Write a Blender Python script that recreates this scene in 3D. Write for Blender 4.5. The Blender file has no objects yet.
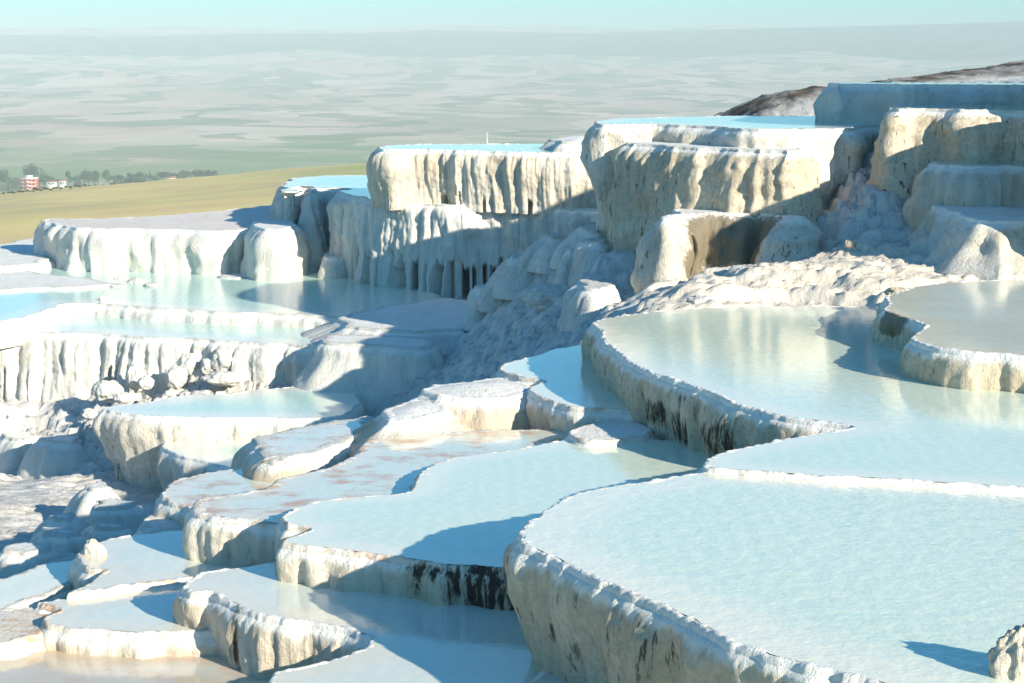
import bpy, math, random
import numpy as np
from mathutils import Vector
from mathutils.geometry import delaunay_2d_cdt

random.seed(7)
rng = np.random.default_rng(7)
scene = bpy.context.scene
COL = scene.collection

# ------------------------------------------------------------------ camera model
F, CX, CY, YH = 1991.0, 512.0, 341.5, 45.0
PITCH = math.atan((CY - YH) / F)
cp, sp_ = math.cos(PITCH), math.sin(PITCH)


def ray(px, py):
    a, b = (px - CX) / F, -(py - CY) / F
    return np.array([a, cp + b * sp_, -sp_ + b * cp])


def at_z(px, py, z):
    d = ray(px, py)
    return d * (z / d[2])


def at_y(px, py, Y):
    d = ray(px, py)
    return d * (Y / d[1])


KL = 1.2     # the left-hand levels lie a fifth farther away (and lower) than first measured


def kf(px, py):
    k = np.interp(px, [430, 630], [KL, 1.0])
    return 1 + (k - 1) * (1 - np.interp(py, [470, 540], [0, 1]))


# ------------------------------------------------------------------ noise (numpy Perlin)
_perm = rng.permutation(256)
_perm = np.concatenate([_perm, _perm, _perm])
_g = rng.normal(size=(256, 3))
_g /= np.linalg.norm(_g, axis=1)[:, None]


def perlin(x, y, z):
    x, y, z = np.broadcast_arrays(np.asarray(x, float), np.asarray(y, float), np.asarray(z, float))
    xi, yi, zi = np.floor(x).astype(int), np.floor(y).astype(int), np.floor(z).astype(int)
    xf, yf, zf = x - xi, y - yi, z - zi
    xi &= 255; yi &= 255; zi &= 255
    u, v, w = (t * t * t * (t * (t * 6 - 15) + 10) for t in (xf, yf, zf))
    out = 0
    for dx in (0, 1):
        wx = u if dx else 1 - u
        for dy in (0, 1):
            wy = v if dy else 1 - v
            for dz in (0, 1):
                wz = w if dz else 1 - w
                h = _perm[_perm[_perm[xi + dx] + yi + dy] + zi + dz] & 255
                g = _g[h]
                out = out + wx * wy * wz * (g[..., 0] * (xf - dx) + g[..., 1] * (yf - dy) + g[..., 2] * (zf - dz))
    return out * 1.5


def fbm(x, y, z, o=4, gain=.5):
    a, s, t = 1.0, 0, 0
    for k in range(o):
        s = s + a * perlin(x * 2 ** k + 13.7 * k, y * 2 ** k + 5.1 * k, z * 2 ** k)
        t += a
        a *= gain
    return s / t


def sstep(a, b, x):
    t = np.clip((x - a) / (b - a), 0, 1)
    return t * t * (3 - 2 * t)


# ------------------------------------------------------------------ object helpers
def link(o, parent=None):
    COL.objects.link(o)
    if parent is not None:
        o.parent = parent
        o.matrix_parent_inverse.identity()
    return o


def tag(o, label=None, cat=None, group=None, kind=None):
    for k, v in (('label', label), ('category', cat), ('group', group), ('kind', kind)):
        if v:
            o[k] = v
    return o


def empty(name, loc, label, cat, group=None):
    o = bpy.data.objects.new(name, None)
    o.empty_display_size = .2
    link(o)
    o.location = loc
    return tag(o, label, cat, group)


def mesh_np(name, V, Fq, mat, parent=None, origin=None, attrs=None, smooth=True):
    """V (n,3) world; Fq list of face index arrays (quads (m,4) or tris (m,3))"""
    V = np.asarray(V, np.float32)
    if origin is not None:
        V = V - np.asarray(origin, np.float32)
    me = bpy.data.meshes.new(name)
    me.vertices.add(len(V))
    me.vertices.foreach_set('co', V.ravel())
    faces = [np.asarray(f, np.int32) for f in Fq if len(f)]
    nl = sum(f.size for f in faces)
    nf = sum(len(f) for f in faces)
    me.loops.add(nl)
    me.loops.foreach_set('vertex_index', np.concatenate([f.ravel() for f in faces]))
    me.polygons.add(nf)
    starts, k = [], 0
    for f in faces:
        starts.append(np.arange(len(f)) * f.shape[1] + k)
        k += f.size
    me.polygons.foreach_set('loop_start', np.concatenate(starts).astype(np.int32))
    me.update(calc_edges=True)
    me.validate()
    if attrs:
        for an, av in attrs.items():
            a = me.attributes.new(an, 'FLOAT', 'POINT')
            a.data.foreach_set('value', np.asarray(av, np.float32))
    if smooth:
        me.polygons.foreach_set('use_smooth', np.ones(len(me.polygons), bool))
    me.materials.append(mat)
    o = bpy.data.objects.new(name, me)
    link(o, parent)
    if parent is None and origin is not None:
        o.location = origin
    return o


def grid_faces(nr, nc, closed):
    """rows nr, cols nc; closed wraps columns"""
    r = np.arange(nr - 1)[:, None]
    c = np.arange(nc if closed else nc - 1)[None, :]
    c2 = (c + 1) % nc
    a = r * nc + c
    b = r * nc + c2
    return np.stack([a, b, b + nc, a + nc], -1).reshape(-1, 4)


# ------------------------------------------------------------------ materials
class NT:
    def __init__(s, m):
        m.use_nodes = True
        s.nt = m.node_tree
        s.nt.nodes.clear()

    def n(s, t, **kw):
        nd = s.nt.nodes.new(t)
        for k, v in kw.items():
            setattr(nd, k, v)
        return nd

    def l(s, a, b):
        s.nt.links.new(a, b)

    def coords(s, scale=(1, 1, 1)):
        g = s.n('ShaderNodeNewGeometry')
        m = s.n('ShaderNodeVectorMath', operation='MULTIPLY')
        s.l(g.outputs['Position'], m.inputs[0])
        m.inputs[1].default_value = scale
        return m.outputs[0]

    def noise(s, vec, scale=1, detail=4, rough=.5):
        nd = s.n('ShaderNodeTexNoise')
        nd.inputs['Scale'].default_value = scale
        nd.inputs['Detail'].default_value = detail
        nd.inputs['Roughness'].default_value = rough
        s.l(vec, nd.inputs['Vector'])
        return nd.outputs['Fac']

    def ramp(s, fac, lo, hi, a=0., b=1.):
        nd = s.n('ShaderNodeMapRange', interpolation_type='SMOOTHSTEP')
        nd.inputs['From Min'].default_value = lo
        nd.inputs['From Max'].default_value = hi
        nd.inputs['To Min'].default_value = a
        nd.inputs['To Max'].default_value = b
        s.l(fac, nd.inputs['Value'])
        return nd.outputs[0]

    def math(s, op, a, b=None):
        nd = s.n('ShaderNodeMath', operation=op)
        for i, v in enumerate((a, b)):
            if v is None:
                continue
            if isinstance(v, (int, float)):
                nd.inputs[i].default_value = v
            else:
                s.l(v, nd.inputs[i])
        return nd.outputs[0]

    def mix(s, fac, a, b):
        nd = s.n('ShaderNodeMix', data_type='RGBA')
        if isinstance(fac, (int, float)):
            nd.inputs[0].default_value = fac
        else:
            s.l(fac, nd.inputs[0])
        for i, v in ((6, a), (7, b)):
            if isinstance(v, tuple):
                nd.inputs[i].default_value = (*v, 1)
            else:
                s.l(v, nd.inputs[i])
        return nd.outputs[2]

    def attr(s, name):
        nd = s.n('ShaderNodeAttribute', attribute_name=name)
        return nd.outputs['Fac']

    def bump(s, h, strength, dist, prev=None):
        nd = s.n('ShaderNodeBump')
        nd.inputs['Strength'].default_value = strength
        nd.inputs['Distance'].default_value = dist
        s.l(h, nd.inputs['Height'])
        if prev is not None:
            s.l(prev, nd.inputs['Normal'])
        return nd.outputs[0]

    def out(s, col, rough=.8, normal=None, spec=.3, ior=1.45):
        p = s.n('ShaderNodeBsdfPrincipled')
        if isinstance(col, tuple):
            p.inputs['Base Color'].default_value = (*col, 1)
        else:
            s.l(col, p.inputs['Base Color'])
        if isinstance(rough, (int, float)):
            p.inputs['Roughness'].default_value = rough
        else:
            s.l(rough, p.inputs['Roughness'])
        p.inputs['Specular IOR Level'].default_value = spec
        p.inputs['IOR'].default_value = ior
        if normal is not None:
            s.l(normal, p.inputs['Normal'])
        o = s.n('ShaderNodeOutputMaterial')
        s.l(p.outputs[0], o.inputs['Surface'])
        return p


def travertine(name, white=(.80, .77, .70), cream=(.66, .57, .43), cream_amt=.5, speck=.5, algae=0., grey=0., scale=1.):
    m = bpy.data.materials.new(name)
    t = NT(m)
    P = t.coords()
    Pv = t.coords((1, 1, .18))
    n1 = t.noise(P, .9 * scale, 5)
    n2 = t.noise(Pv, 6 * scale, 5, .6)
    n3 = t.noise(P, 14 * scale, 5, .65)
    col = t.mix(t.ramp(n1, .38, .66, 0, cream_amt), white, cream)
    col = t.mix(t.ramp(n2, .45, .75, 0, .45 * cream_amt + .12), col, tuple(.62 * c for c in cream))
    if grey:
        col = t.mix(t.ramp(n3, .42, .65, 0, grey), col, (.34, .31, .26))
    # dark pitting and lichen specks in patches
    nb = t.noise(Pv, 10 * scale, 6, .7)
    npatch = t.noise(P, 1.3 * scale, 3)
    sp = t.math('MULTIPLY', t.ramp(nb, .56, .64), t.ramp(npatch, .38, .58))
    col = t.mix(t.math('MULTIPLY', sp, speck), col, (.075, .062, .045))
    if algae:
        na = t.noise(t.coords((1.2, 3, 3)), 2.3, 5, .65)
        col = t.mix(t.ramp(na, .48, .70, 0, algae), col, (.64, .28, .10))
    col = t.mix(t.math('MULTIPLY', t.attr('lip'), .95), col, (.88, .84, .76))  # jagged white band below the rim: fresh deposit, plus sunlit edge painted in
    # black mineral stain where the mesh carries it
    dk = t.math('ADD', t.math('MULTIPLY', t.attr('dark'), .62), t.math('MULTIPLY', t.math('SUBTRACT', t.noise(t.coords((1.3, 1.3, .2)), 9, 7, .75), .5), 4.2))
    dkm = t.math('MULTIPLY', t.ramp(dk, .45, .85, 0, .95), t.ramp(t.attr('dark'), .02, .5))
    halo = t.math('MULTIPLY', t.ramp(dk, .15, .6, 0, .6), t.ramp(t.attr('dark'), .02, .6))
    col = t.mix(halo, col, (.30, .21, .12))
    col = t.mix(dkm, col, (.035, .028, .02))
    ol = t.attr('olive')
    olm = t.ramp(t.math('ADD', ol, t.math('MULTIPLY', t.math('SUBTRACT', n3, .5), 1.2)), .35, .8)
    olm = t.math('MULTIPLY', olm, t.ramp(ol, .02, .2))
    col = t.mix(t.math('MULTIPLY', olm, .85), col, (.15, .12, .07))
    b = t.bump(n3, .7, .04)
    b = t.bump(t.noise(Pv, 22 * scale, 6, .7), .7, .03, b)
    b = t.bump(t.noise(P, 55 * scale, 4, .7), .6, .012, b)
    t.out(col, .82, b, .25)
    return m


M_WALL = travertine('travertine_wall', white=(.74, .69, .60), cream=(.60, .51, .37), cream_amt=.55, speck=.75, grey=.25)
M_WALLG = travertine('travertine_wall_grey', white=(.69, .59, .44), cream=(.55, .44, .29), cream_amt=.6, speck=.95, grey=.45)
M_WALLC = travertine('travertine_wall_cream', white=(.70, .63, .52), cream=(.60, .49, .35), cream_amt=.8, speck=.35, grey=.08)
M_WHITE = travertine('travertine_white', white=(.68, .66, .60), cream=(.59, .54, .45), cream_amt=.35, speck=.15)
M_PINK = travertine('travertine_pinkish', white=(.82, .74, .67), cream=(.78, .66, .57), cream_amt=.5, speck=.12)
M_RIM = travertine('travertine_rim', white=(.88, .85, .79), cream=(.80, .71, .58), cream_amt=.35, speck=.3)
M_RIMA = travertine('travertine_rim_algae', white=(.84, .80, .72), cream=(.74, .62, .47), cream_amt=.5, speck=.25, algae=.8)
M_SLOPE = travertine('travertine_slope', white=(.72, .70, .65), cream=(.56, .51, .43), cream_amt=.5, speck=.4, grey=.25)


def water_mat(name, deep=(.67, .76, .61), shallow=(.84, .81, .65), algae=0., brown=0., bump=.05, bscale=7., rough=.05, w=.6, caustic_ribs=.28):
    m = bpy.data.materials.new(name)
    t = NT(m)
    P = t.coords()
    n = t.noise(t.coords((1, .7, 1)), .7, 4)
    e = t.math('ADD', t.ramp(t.attr('shore'), 0, w), t.math('MULTIPLY', t.math('SUBTRACT', n, .5), .9))
    col = t.mix(t.ramp(e, .0, 1.), shallow, deep)
    n2 = t.noise(t.coords((1, 2.2, 1)), 2.2, 6, .65)
    col = t.mix(t.ramp(n2, .42, .75, 0, .28), col, shallow)
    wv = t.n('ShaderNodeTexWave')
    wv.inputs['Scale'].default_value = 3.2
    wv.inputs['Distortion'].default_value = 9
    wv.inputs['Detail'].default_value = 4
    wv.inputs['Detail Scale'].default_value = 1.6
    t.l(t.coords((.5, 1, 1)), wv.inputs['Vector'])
    col = t.mix(t.ramp(wv.outputs['Fac'], .55, .95, 0, caustic_ribs), col, tuple(min(.9, 1.12 * v) for v in shallow))  # pale wavy lines painted into the water like caustics on a ribbed bed
    if brown:
        nb = t.noise(t.coords((1, 1.6, 1)), .9, 4)
        col = t.mix(t.ramp(nb, .35, .65, .35 * brown, brown), col, (.50, .36, .21))
    if algae:
        na = t.noise(t.coords((1.0, 1.3, 1)), 2.4, 6, .65)
        col = t.mix(t.ramp(na, .47, .72, 0, algae), col, (.62, .27, .09))
    b = t.bump(t.noise(t.coords((1, 1.0, 1)), bscale, 3, .55), bump, .05)
    b = t.bump(t.noise(P, bscale * 4, 2, .5), bump * .5, .015, b)
    t.out(col, rough, b, .5, 1.33)
    return m


W_MILK = water_mat('milky_water')
W_RIPPLE = water_mat('rippled_milky_water', bump=.2, bscale=5., caustic_ribs=.26, w=.9)
W_LEFT = water_mat('turquoise_water', deep=(.53, .75, .64), shallow=(.81, .81, .69), w=1.2, rough=.16)
W_ALGAE = water_mat('shallow_water_with_algae', deep=(.66, .70, .58), shallow=(.78, .71, .56), algae=.95)
W_BROWN = water_mat('clear_shallow_water', deep=(.70, .75, .66), shallow=(.80, .75, .60), brown=.14)
W_CLEAR = water_mat('clear_dark_water', deep=(.42, .56, .58), shallow=(.6, .6, .52), bump=.03)


# ------------------------------------------------------------------ terrace builder
def catmull(pts, ds):
    n = len(pts)
    out = []
    for i in range(n):
        p0, p1, p2, p3 = pts[(i - 1) % n], pts[i], pts[(i + 1) % n], pts[(i + 2) % n]
        L = np.linalg.norm(p2 - p1)
        k = max(2, int(math.ceil(L / (ds * .5))))
        # centripetal-like tension for long/short neighbours
        a = np.linalg.norm(p1 - p0) ** .5 + 1e-6
        b = L ** .5 + 1e-6
        c = np.linalg.norm(p3 - p2) ** .5 + 1e-6
        m1 = ((p1 - p0) / a - (p2 - p0) / (a + b) + (p2 - p1) / b) * b
        m2 = ((p2 - p1) / b - (p3 - p1) / (b + c) + (p3 - p2) / c) * b
        t = (np.arange(k) / k)[:, None]
        out.append((2 * t ** 3 - 3 * t ** 2 + 1) * p1 + (t ** 3 - 2 * t ** 2 + t) * m1 + (-2 * t ** 3 + 3 * t ** 2) * p2 + (t ** 3 - t ** 2) * m2)
    q = np.concatenate(out)
    q2 = np.vstack([q, q[:1]])
    s = np.concatenate([[0], np.cumsum(np.linalg.norm(np.diff(q2, axis=0), axis=1))])
    m = max(24, int(s[-1] / ds))
    u = np.arange(m) / m * s[-1]
    return np.stack([np.interp(u, s, q2[:, k]) for k in (0, 1)], 1), s[-1]


def smooth_closed(a, k):
    if k < 1:
        return a
    out = a.copy()
    for _ in range(k):
        out = (np.roll(out, 1, 0) + 2 * out + np.roll(out, -1, 0)) / 4
    return out


def normals2d(q, k=3):
    t = np.roll(q, -1, 0) - np.roll(q, 1, 0)
    t = smooth_closed(t, k)
    t /= np.linalg.norm(t, axis=1)[:, None] + 1e-9
    return np.stack([t[:, 1], -t[:, 0]], 1)


TERRACES = []   # (polygon, z, zb) for the terrain
STAINS_DARK, STAINS_OLIVE = [], []   # (x,y,z,r)


def stain_attr(V, lst):
    a = np.zeros(len(V))
    for (x, y, z, rx, rz, wt) in lst:
        d = np.sqrt(((V[:, 0] - x) ** 2 + (V[:, 1] - y) ** 2) / rx ** 2 + (V[:, 2] - z) ** 2 / rz ** 2)
        a = np.maximum(a, wt * (1 - sstep(.45, 1.1, d)))
    return a


def terrace(label, px, z, zb, cat='terrace', group=None, name='travertine_terrace', water=W_MILK, wallm=M_WALL, rimm=M_RIM,
            rw=.12, inset=.12, flare=0., flute=1., lobe=1., caves=None, dsk=1., dome=0., topm=None, edge=1., xy=None, fine=0., rnd=.03, wob=.06, crag=0.):
    P2 = np.array(xy if xy else [at_z(a, b, z)[:2] for a, b in px], float)
    area = .5 * np.sum(P2[:, 0] * np.roll(P2[:, 1], -1) - np.roll(P2[:, 0], -1) * P2[:, 1])
    if area < 0:
        P2 = P2[::-1]
    Ym = np.median(P2[:, 1])
    ds = min(.09, max(.022, np.min(P2[:, 1]) * .0017)) * dsk
    q, per = catmull(P2, ds)
    n = normals2d(q, 4)
    e = wob * 1.6 * perlin(q[:, 0] * .9, q[:, 1] * .9, z * 1.7) + wob * fbm(q[:, 0] * 1.5, q[:, 1] * 1.5, z + 3.1, 3) + .05 * (np.abs(perlin(q[:, 0] * 2.2, q[:, 1] * 2.2, z)) - .25) * lobe
    e = e + .035 * fbm(q[:, 0] * 7, q[:, 1] * 7, z + 9.1, 3)
    q = q + n * (e * edge)[:, None]
    n = normals2d(q, int(max(3, .10 / ds)))
    N = len(q)
    TERRACES.append((q, z, zb, label.startswith(('cream curtained', 'small white mound'))))
    cen = q.mean(0)
    root = empty(name, (cen[0], cen[1], zb), label, cat, group)
    org = np.array([cen[0], cen[1], zb])
    # ---- rim ring
    rn = .022 * np.maximum(0, fbm(q[:, 0] * 1.8, q[:, 1] * 1.8, z * 3, 4)) - .004 + .008 * perlin(q[:, 0] * 11, q[:, 1] * 11, z)
    prof = [(-1.0, -.05, 0), (-.85, -.022, .2), (-.65, -.008, .5), (-.42, .001, .9), (-.2, .002, 1), (-.06, -.004, .9), (.03, -.02, .7), (.10, -.045, .4), (.15, -.08, .2)]
    rw = rw * .75
    rows = []
    for (o, dz, wn) in prof:
        off = (o * rw) if o < 0 else o * .12
        rr = off + .012 * fbm(q[:, 0] * 9, q[:, 1] * 9, z + o * 3, 3)
        p = q + n * (rr - rnd)[:, None]
        jit = .012 * perlin(p[:, 0] * 14, p[:, 1] * 14, z * 2 + o) if o > -.7 else 0
        zz = z + dz * (1.1 if o > 0 else 1.) + wn * rn * 1.3 + jit
        rows.append(np.column_stack([p, zz * np.ones(N)]))
    V = np.concatenate(rows)
    at = {'dark': stain_attr(V, STAINS_DARK), 'olive': stain_attr(V, STAINS_OLIVE)}
    mesh_np('rim', V, [grid_faces(len(rows), N, True)[:, ::-1]], rimm, root, org, at)
    # ---- wall
    H = (z - .055) - zb
    R = int(min(46, max(8, H / (ds * 1.15))))
    d = H * (np.arange(R + 1) / R) ** 1.15
    X = np.repeat(q[None], R + 1, 0)
    Nn = np.repeat(n[None], R + 1, 0)
    D = np.repeat(d[:, None], N, 1)
    T = D / H
    base = -rnd * np.exp(-D / (.8 * rnd)) + .008 + .045 * (1 - np.exp(-D / .08)) - inset * sstep(.1, 1.0, T) + flare * T ** 1.6
    rmp = np.clip(D / .12, 0, 1)
    lb = (np.abs(perlin(X[..., 0] * 1.1, X[..., 1] * 1.1, D * .25 + z)) - .22) * .22 * lobe * np.clip(D / .35, 0, 1)
    lb += (np.abs(perlin(X[..., 0] * 2.9, X[..., 1] * 2.9, D * .4 + z * 2)) - .22) * .13 * lobe * np.clip(D / .2, 0, 1)
    fl = fine * .02 * perlin(X[..., 0] * 19, X[..., 1] * 6, D * 1.2 + z) * rmp
    fl = fl + (.055 * perlin(X[..., 0] * 6.5, X[..., 1] * 6.5, D * .9 + z) + .03 * perlin(X[..., 0] * 14, X[..., 1] * 14, D * 1.6)) * flute * .8 * rmp * np.clip(.45 + 1.5 * fbm(X[..., 0] * .9, X[..., 1] * .9, D * .5 + z, 3), .1, 1.3)
    rg = .032 * fbm(X[..., 0] * 9, X[..., 1] * 9, D * 7, 4, .6) * np.clip(D / .05, .2, 1)
    off = base + lb + fl + rg
    if crag:
        off = off + crag * fbm(X[..., 0] * .8, X[..., 1] * .8, D * 1.3 + z, 4, .55) * np.clip(D / .25, .15, 1)
    if caves is not None:
        x0, x1, lo, hi, amp, thr = caves
        a0, a1 = at_z(x0, 300, -1)[0] / at_z(x0, 300, -1)[1], at_z(x1, 300, -1)[0] / at_z(x1, 300, -1)[1]
        sl = X[..., 0] / X[..., 1]
        sel = (sl > a0) & (sl < a1) & (Nn[..., 1] < -.1)
        cv = perlin(X[..., 0] * 5.5 + 3, X[..., 1] * 2.0, z)
        top = lo + .14 * perlin(X[..., 0] * 7, X[..., 1] * 7, z + 5)
        m = sstep(thr, thr + .12, cv) * sstep(top, top + .12, T) * (1 - sstep(hi, hi + .08, T))
        off = off - amp * m * sel
    VX = X + Nn * off[..., None]
    Z = (z - .055) - D + .02 * perlin(X[..., 0] * 5, X[..., 1] * 5, D * 3) * rmp
    V = np.concatenate([VX, Z[..., None]], -1).reshape(-1, 3)
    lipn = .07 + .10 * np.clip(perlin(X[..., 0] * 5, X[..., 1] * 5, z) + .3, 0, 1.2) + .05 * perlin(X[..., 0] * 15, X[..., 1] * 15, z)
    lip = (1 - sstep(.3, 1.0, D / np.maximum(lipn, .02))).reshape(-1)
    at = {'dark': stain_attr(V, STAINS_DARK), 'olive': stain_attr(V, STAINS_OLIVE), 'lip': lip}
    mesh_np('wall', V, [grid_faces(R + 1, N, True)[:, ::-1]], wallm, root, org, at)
    # ---- water surface or dry top
    st = max(1, int(N / 260))
    b = (q - n * (rnd + rw * (.34 if water else .4)))[::st]
    zw = z - .003 if water else z - .006
    lo, hi = b.min(0), b.max(0)
    sx = max(.12, (hi - lo).max() / 55)
    gx, gy = np.meshgrid(np.arange(lo[0], hi[0], sx), np.arange(lo[1], hi[1], sx))
    G = np.column_stack([gx.ravel(), gy.ravel()]) + rng.uniform(-.2, .2, (gx.size, 2)) * sx
    dist = np.sqrt(((G[:, None] - b[None]) ** 2).sum(-1)).min(1)
    G = G[(dist > sx * .5) & inside(G, b)]
    pts = [Vector(p) for p in b] + [Vector(p) for p in G]
    nb = len(b)
    res = delaunay_2d_cdt(pts, [], [list(range(nb))], 1, 1e-5)
    vv = np.array([tuple(p) for p in res[0]])
    ff = np.array([f for f in res[2] if len(f) == 3], int)
    sh = np.sqrt(((vv[:, None] - b[None]) ** 2).sum(-1)).min(1)
    zz = np.full(len(vv), zw)
    if not water:
        zz = zw + (.03 * fbm(vv[:, 0] * 1.5, vv[:, 1] * 1.5, z, 4) + dome) * np.clip(sh / .4, 0, 1)
    V = np.column_stack([vv, zz])
    tri = V[ff]
    nz = np.cross(tri[:, 1] - tri[:, 0], tri[:, 2] - tri[:, 0])[:, 2]
    ff[nz < 0] = ff[nz < 0][:, ::-1]
    at = {'shore': sh}
    if not water:
        at['dark'] = np.zeros(len(V)); at['olive'] = np.zeros(len(V))
    mesh_np('pool_water' if water else 'top_crust', V, [ff], water if water else (topm or M_RIM), root, org, at)
    return root


def inside(pts, poly):
    x, y = pts[:, 0], pts[:, 1]
    c = np.zeros(len(pts), bool)
    n = len(poly)
    for i in range(n):
        x1, y1 = poly[i]
        x2, y2 = poly[(i + 1) % n]
        if y1 == y2:
            continue
        cond = ((y1 > y) != (y2 > y)) & (x < (x2 - x1) * (y - y1) / (y2 - y1) + x1)
        c ^= cond
    return c


def dark(px, py, Y, rx, rz, wt=1.):
    p = at_y(px, py, Y)
    STAINS_DARK.append((*p, rx, rz, wt))


def olive(px, py, Y, rx, rz):
    p = at_y(px, py, Y)
    STAINS_OLIVE.append((*p, rx, rz, 1.))


# stains seen on the walls
dark(425, 578, 18.0, .25, .3, 1.1); dark(455, 582, 17.9, .35, .35, 1.35); dark(490, 588, 17.7, .4, .35, 1.35); dark(520, 595, 17.5, .35, .4, 1.3); dark(440, 566, 18.0, .6, .08, 1.2)
dark(690, 440, 22.0, .55, .22); dark(665, 425, 23.0, .4, .16); dark(640, 392, 25, .3, .18); dark(705, 450, 21.5, .35, .25)
dark(672, 428, 23.2, .5, .25, 1.2); dark(710, 442, 21.9, .4, .35, 1.3); dark(650, 412, 23.8, .4, .2, 1.2); dark(690, 438, 22.4, .5, .25, 1.3)
dark(238, 640, 17.6, .12, .5); dark(232, 610, 17.9, .1, .2)
dark(760, 240, 37.0, .5, .4)
olive(715, 240, 36.2, .9, .7); olive(750, 240, 36.1, .8, .7); olive(780, 235, 36.2, .6, .5); olive(705, 265, 35.8, .7, .5)
olive(895, 320, 26.0, .5, .3)

# ------------------------------------------------------------------ the terraces
terrace('largest pool, with rippled pale blue water and a tall shaded grey wall',
        [(706, 471), (650, 478), (600, 487), (560, 500), (530, 518), (517, 535), (524, 548), (542, 557), (575, 571), (620, 589), (655, 605), (685, 622),
         (720, 638), (765, 653), (815, 668), (868, 684), (905, 698), (1010, 725), (1160, 740), (1210, 600), (1160, 500), (1024, 489.5), (900, 482.5), (780, 475)],
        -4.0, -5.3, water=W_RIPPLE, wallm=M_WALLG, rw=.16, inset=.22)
terrace('long milky pool whose speckled wall curls round a narrow dark inlet',
        [(592, 322), (596, 335), (612, 350), (640, 368), (668, 378), (700, 390), (730, 402), (770, 413), (810, 420), (852, 426), (835, 430), (800, 434), (760, 441),
         (725, 450), (708, 459), (706, 468), (780, 473.5), (900, 481), (1024, 488), (1160, 496), (1260, 420), (1160, 330), (1024, 300), (880, 304.5), (780, 306), (690, 308),
         (640, 312), (605, 317)],
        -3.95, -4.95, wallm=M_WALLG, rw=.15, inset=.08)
terrace('raised pool at the right edge, its scalloped speckled wall mirrored in the water below',
        [(900, 290), (884, 299), (885, 311), (903, 317), (921, 326), (911, 338), (925, 346), (960, 351), (1024, 356), (1100, 361), (1220, 330), (1120, 281), (1024, 279.5),
         (960, 281.5), (920, 286)],
        -3.52, -4.2, wallm=M_WALLG, rimm=M_RIM, rw=.14, inset=.05, water=W_BROWN)
terrace('small two lobed pool below the long wall with clear water and a pinkish rim',
        [(526, 356), (505, 363), (500, 371), (515, 376), (538, 379), (547, 381.5), (536, 385), (531, 389), (540, 397), (555, 403), (575, 407), (600, 409), (640, 411),
         (690, 415), (720, 400), (660, 350), (600, 342), (560, 347)],
        -4.5, -5.2, wallm=M_WALL, rimm=M_RIMA, rw=.13, inset=.1, water=W_MILK)
terrace('broad pale central pool with a low cream wall blackened beside the largest pool',
        [(565, 440), (518, 448), (466, 456), (438, 463), (420, 472), (412, 484), (396, 492), (359, 496), (310, 502), (290, 509), (280, 519), (284, 526), (299, 527),
         (306, 529), (298, 533), (286, 537), (281, 543), (313, 547), (345, 550), (400, 557), (440, 563), (520, 571), (600, 590), (680, 540), (712, 500), (722, 470),
         (712, 443), (640, 439), (600, 438)],
        -4.7, -5.35, wallm=M_WALLC, rimm=M_RIMA, rw=.09, inset=.06)
terrace('low pool whose rounded cream wall is split by a dark crack',
        [(194, 577), (184, 586), (190, 592), (208, 592), (229, 601), (236, 604), (252, 613), (281, 620), (309, 622), (335, 626), (363, 634), (366, 644), (345, 652),
         (328, 657), (299, 664), (271, 669), (257, 680), (262, 700), (350, 740), (600, 740), (660, 700), (640, 640), (600, 600), (520, 580), (400, 560), (300, 556),
         (260, 562), (225, 568), (205, 572)],
        -5.07, -5.9, wallm=M_WALLC, rw=.13, inset=.05, water=W_BROWN)
terrace('small white lipped pool tucked under the tall shaded wall at the bottom edge',
        [(508, 692), (520, 679), (541, 667), (572, 659), (620, 656), (700, 660), (760, 720), (600, 760)],
        -5.0, -5.6, wallm=M_WALLC, rimm=M_RIM, rw=.2, inset=.03, water=W_CLEAR)
terrace('algae streaked pool with a broad cream rim beside the central pool',
        [(190, 505), (204, 497), (240, 492), (268, 487), (280, 479), (324, 466), (350, 452), (372, 438), (420, 433), (470, 430), (530, 428), (580, 430), (600, 445),
         (500, 470), (430, 500), (330, 530), (275, 526), (242, 522), (214, 518), (195, 512)],
        -4.85, -5.7, wallm=M_WALLC, rimm=M_RIMA, rw=.30, inset=.06, water=W_ALGAE)
terrace('shallow algae stained pool left of the pool with the broad cream rim',
        [(157, 496), (160, 489), (170, 481), (216, 471), (249, 466), (300, 458), (335, 445), (362, 450), (332, 475), (290, 495), (230, 512), (190, 513), (178, 505),
         (165, 502)],
        -5.2, -6.0, wallm=M_WALLC, rimm=M_RIMA, rw=.12, inset=.05, water=W_ALGAE)
terrace('flat topped cream ledge with a small puddle below the blue shaded pool',
        [(250, 438), (270, 430), (300, 422), (340, 416), (376, 414), (388, 425), (368, 438), (345, 447), (320, 456), (297, 462), (280, 462), (262, 456), (251, 447)],
        -4.95, -5.5, rnd=0.14, wob=0.16, wallm=M_WALLC, rimm=M_WHITE, rw=.45, inset=.05, water=W_ALGAE)
terrace('tiny white ledge under the left end of the shallow algae pool',
        [(135, 528), (141, 519), (155, 512), (185, 512), (205, 530), (190, 546), (160, 546), (140, 538)],
        -5.4, -6.1, wallm=M_WALLC, rimm=M_RIMA, water=None, topm=M_RIMA, rw=.15, inset=.03)
terrace('shallow pool at the lower left holding the curved shadow of the cream rimmed wall',
        [(89, 543), (110, 537), (141, 531), (187, 528), (235, 540), (245, 572), (200, 578), (150, 584), (105, 590), (62, 594), (85, 578), (104, 570), (84, 568), (83, 552)],
        -5.35, -6.1, wallm=M_WALLC, rimm=M_RIMA, rw=.13, inset=.05, water=W_BROWN)
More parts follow.
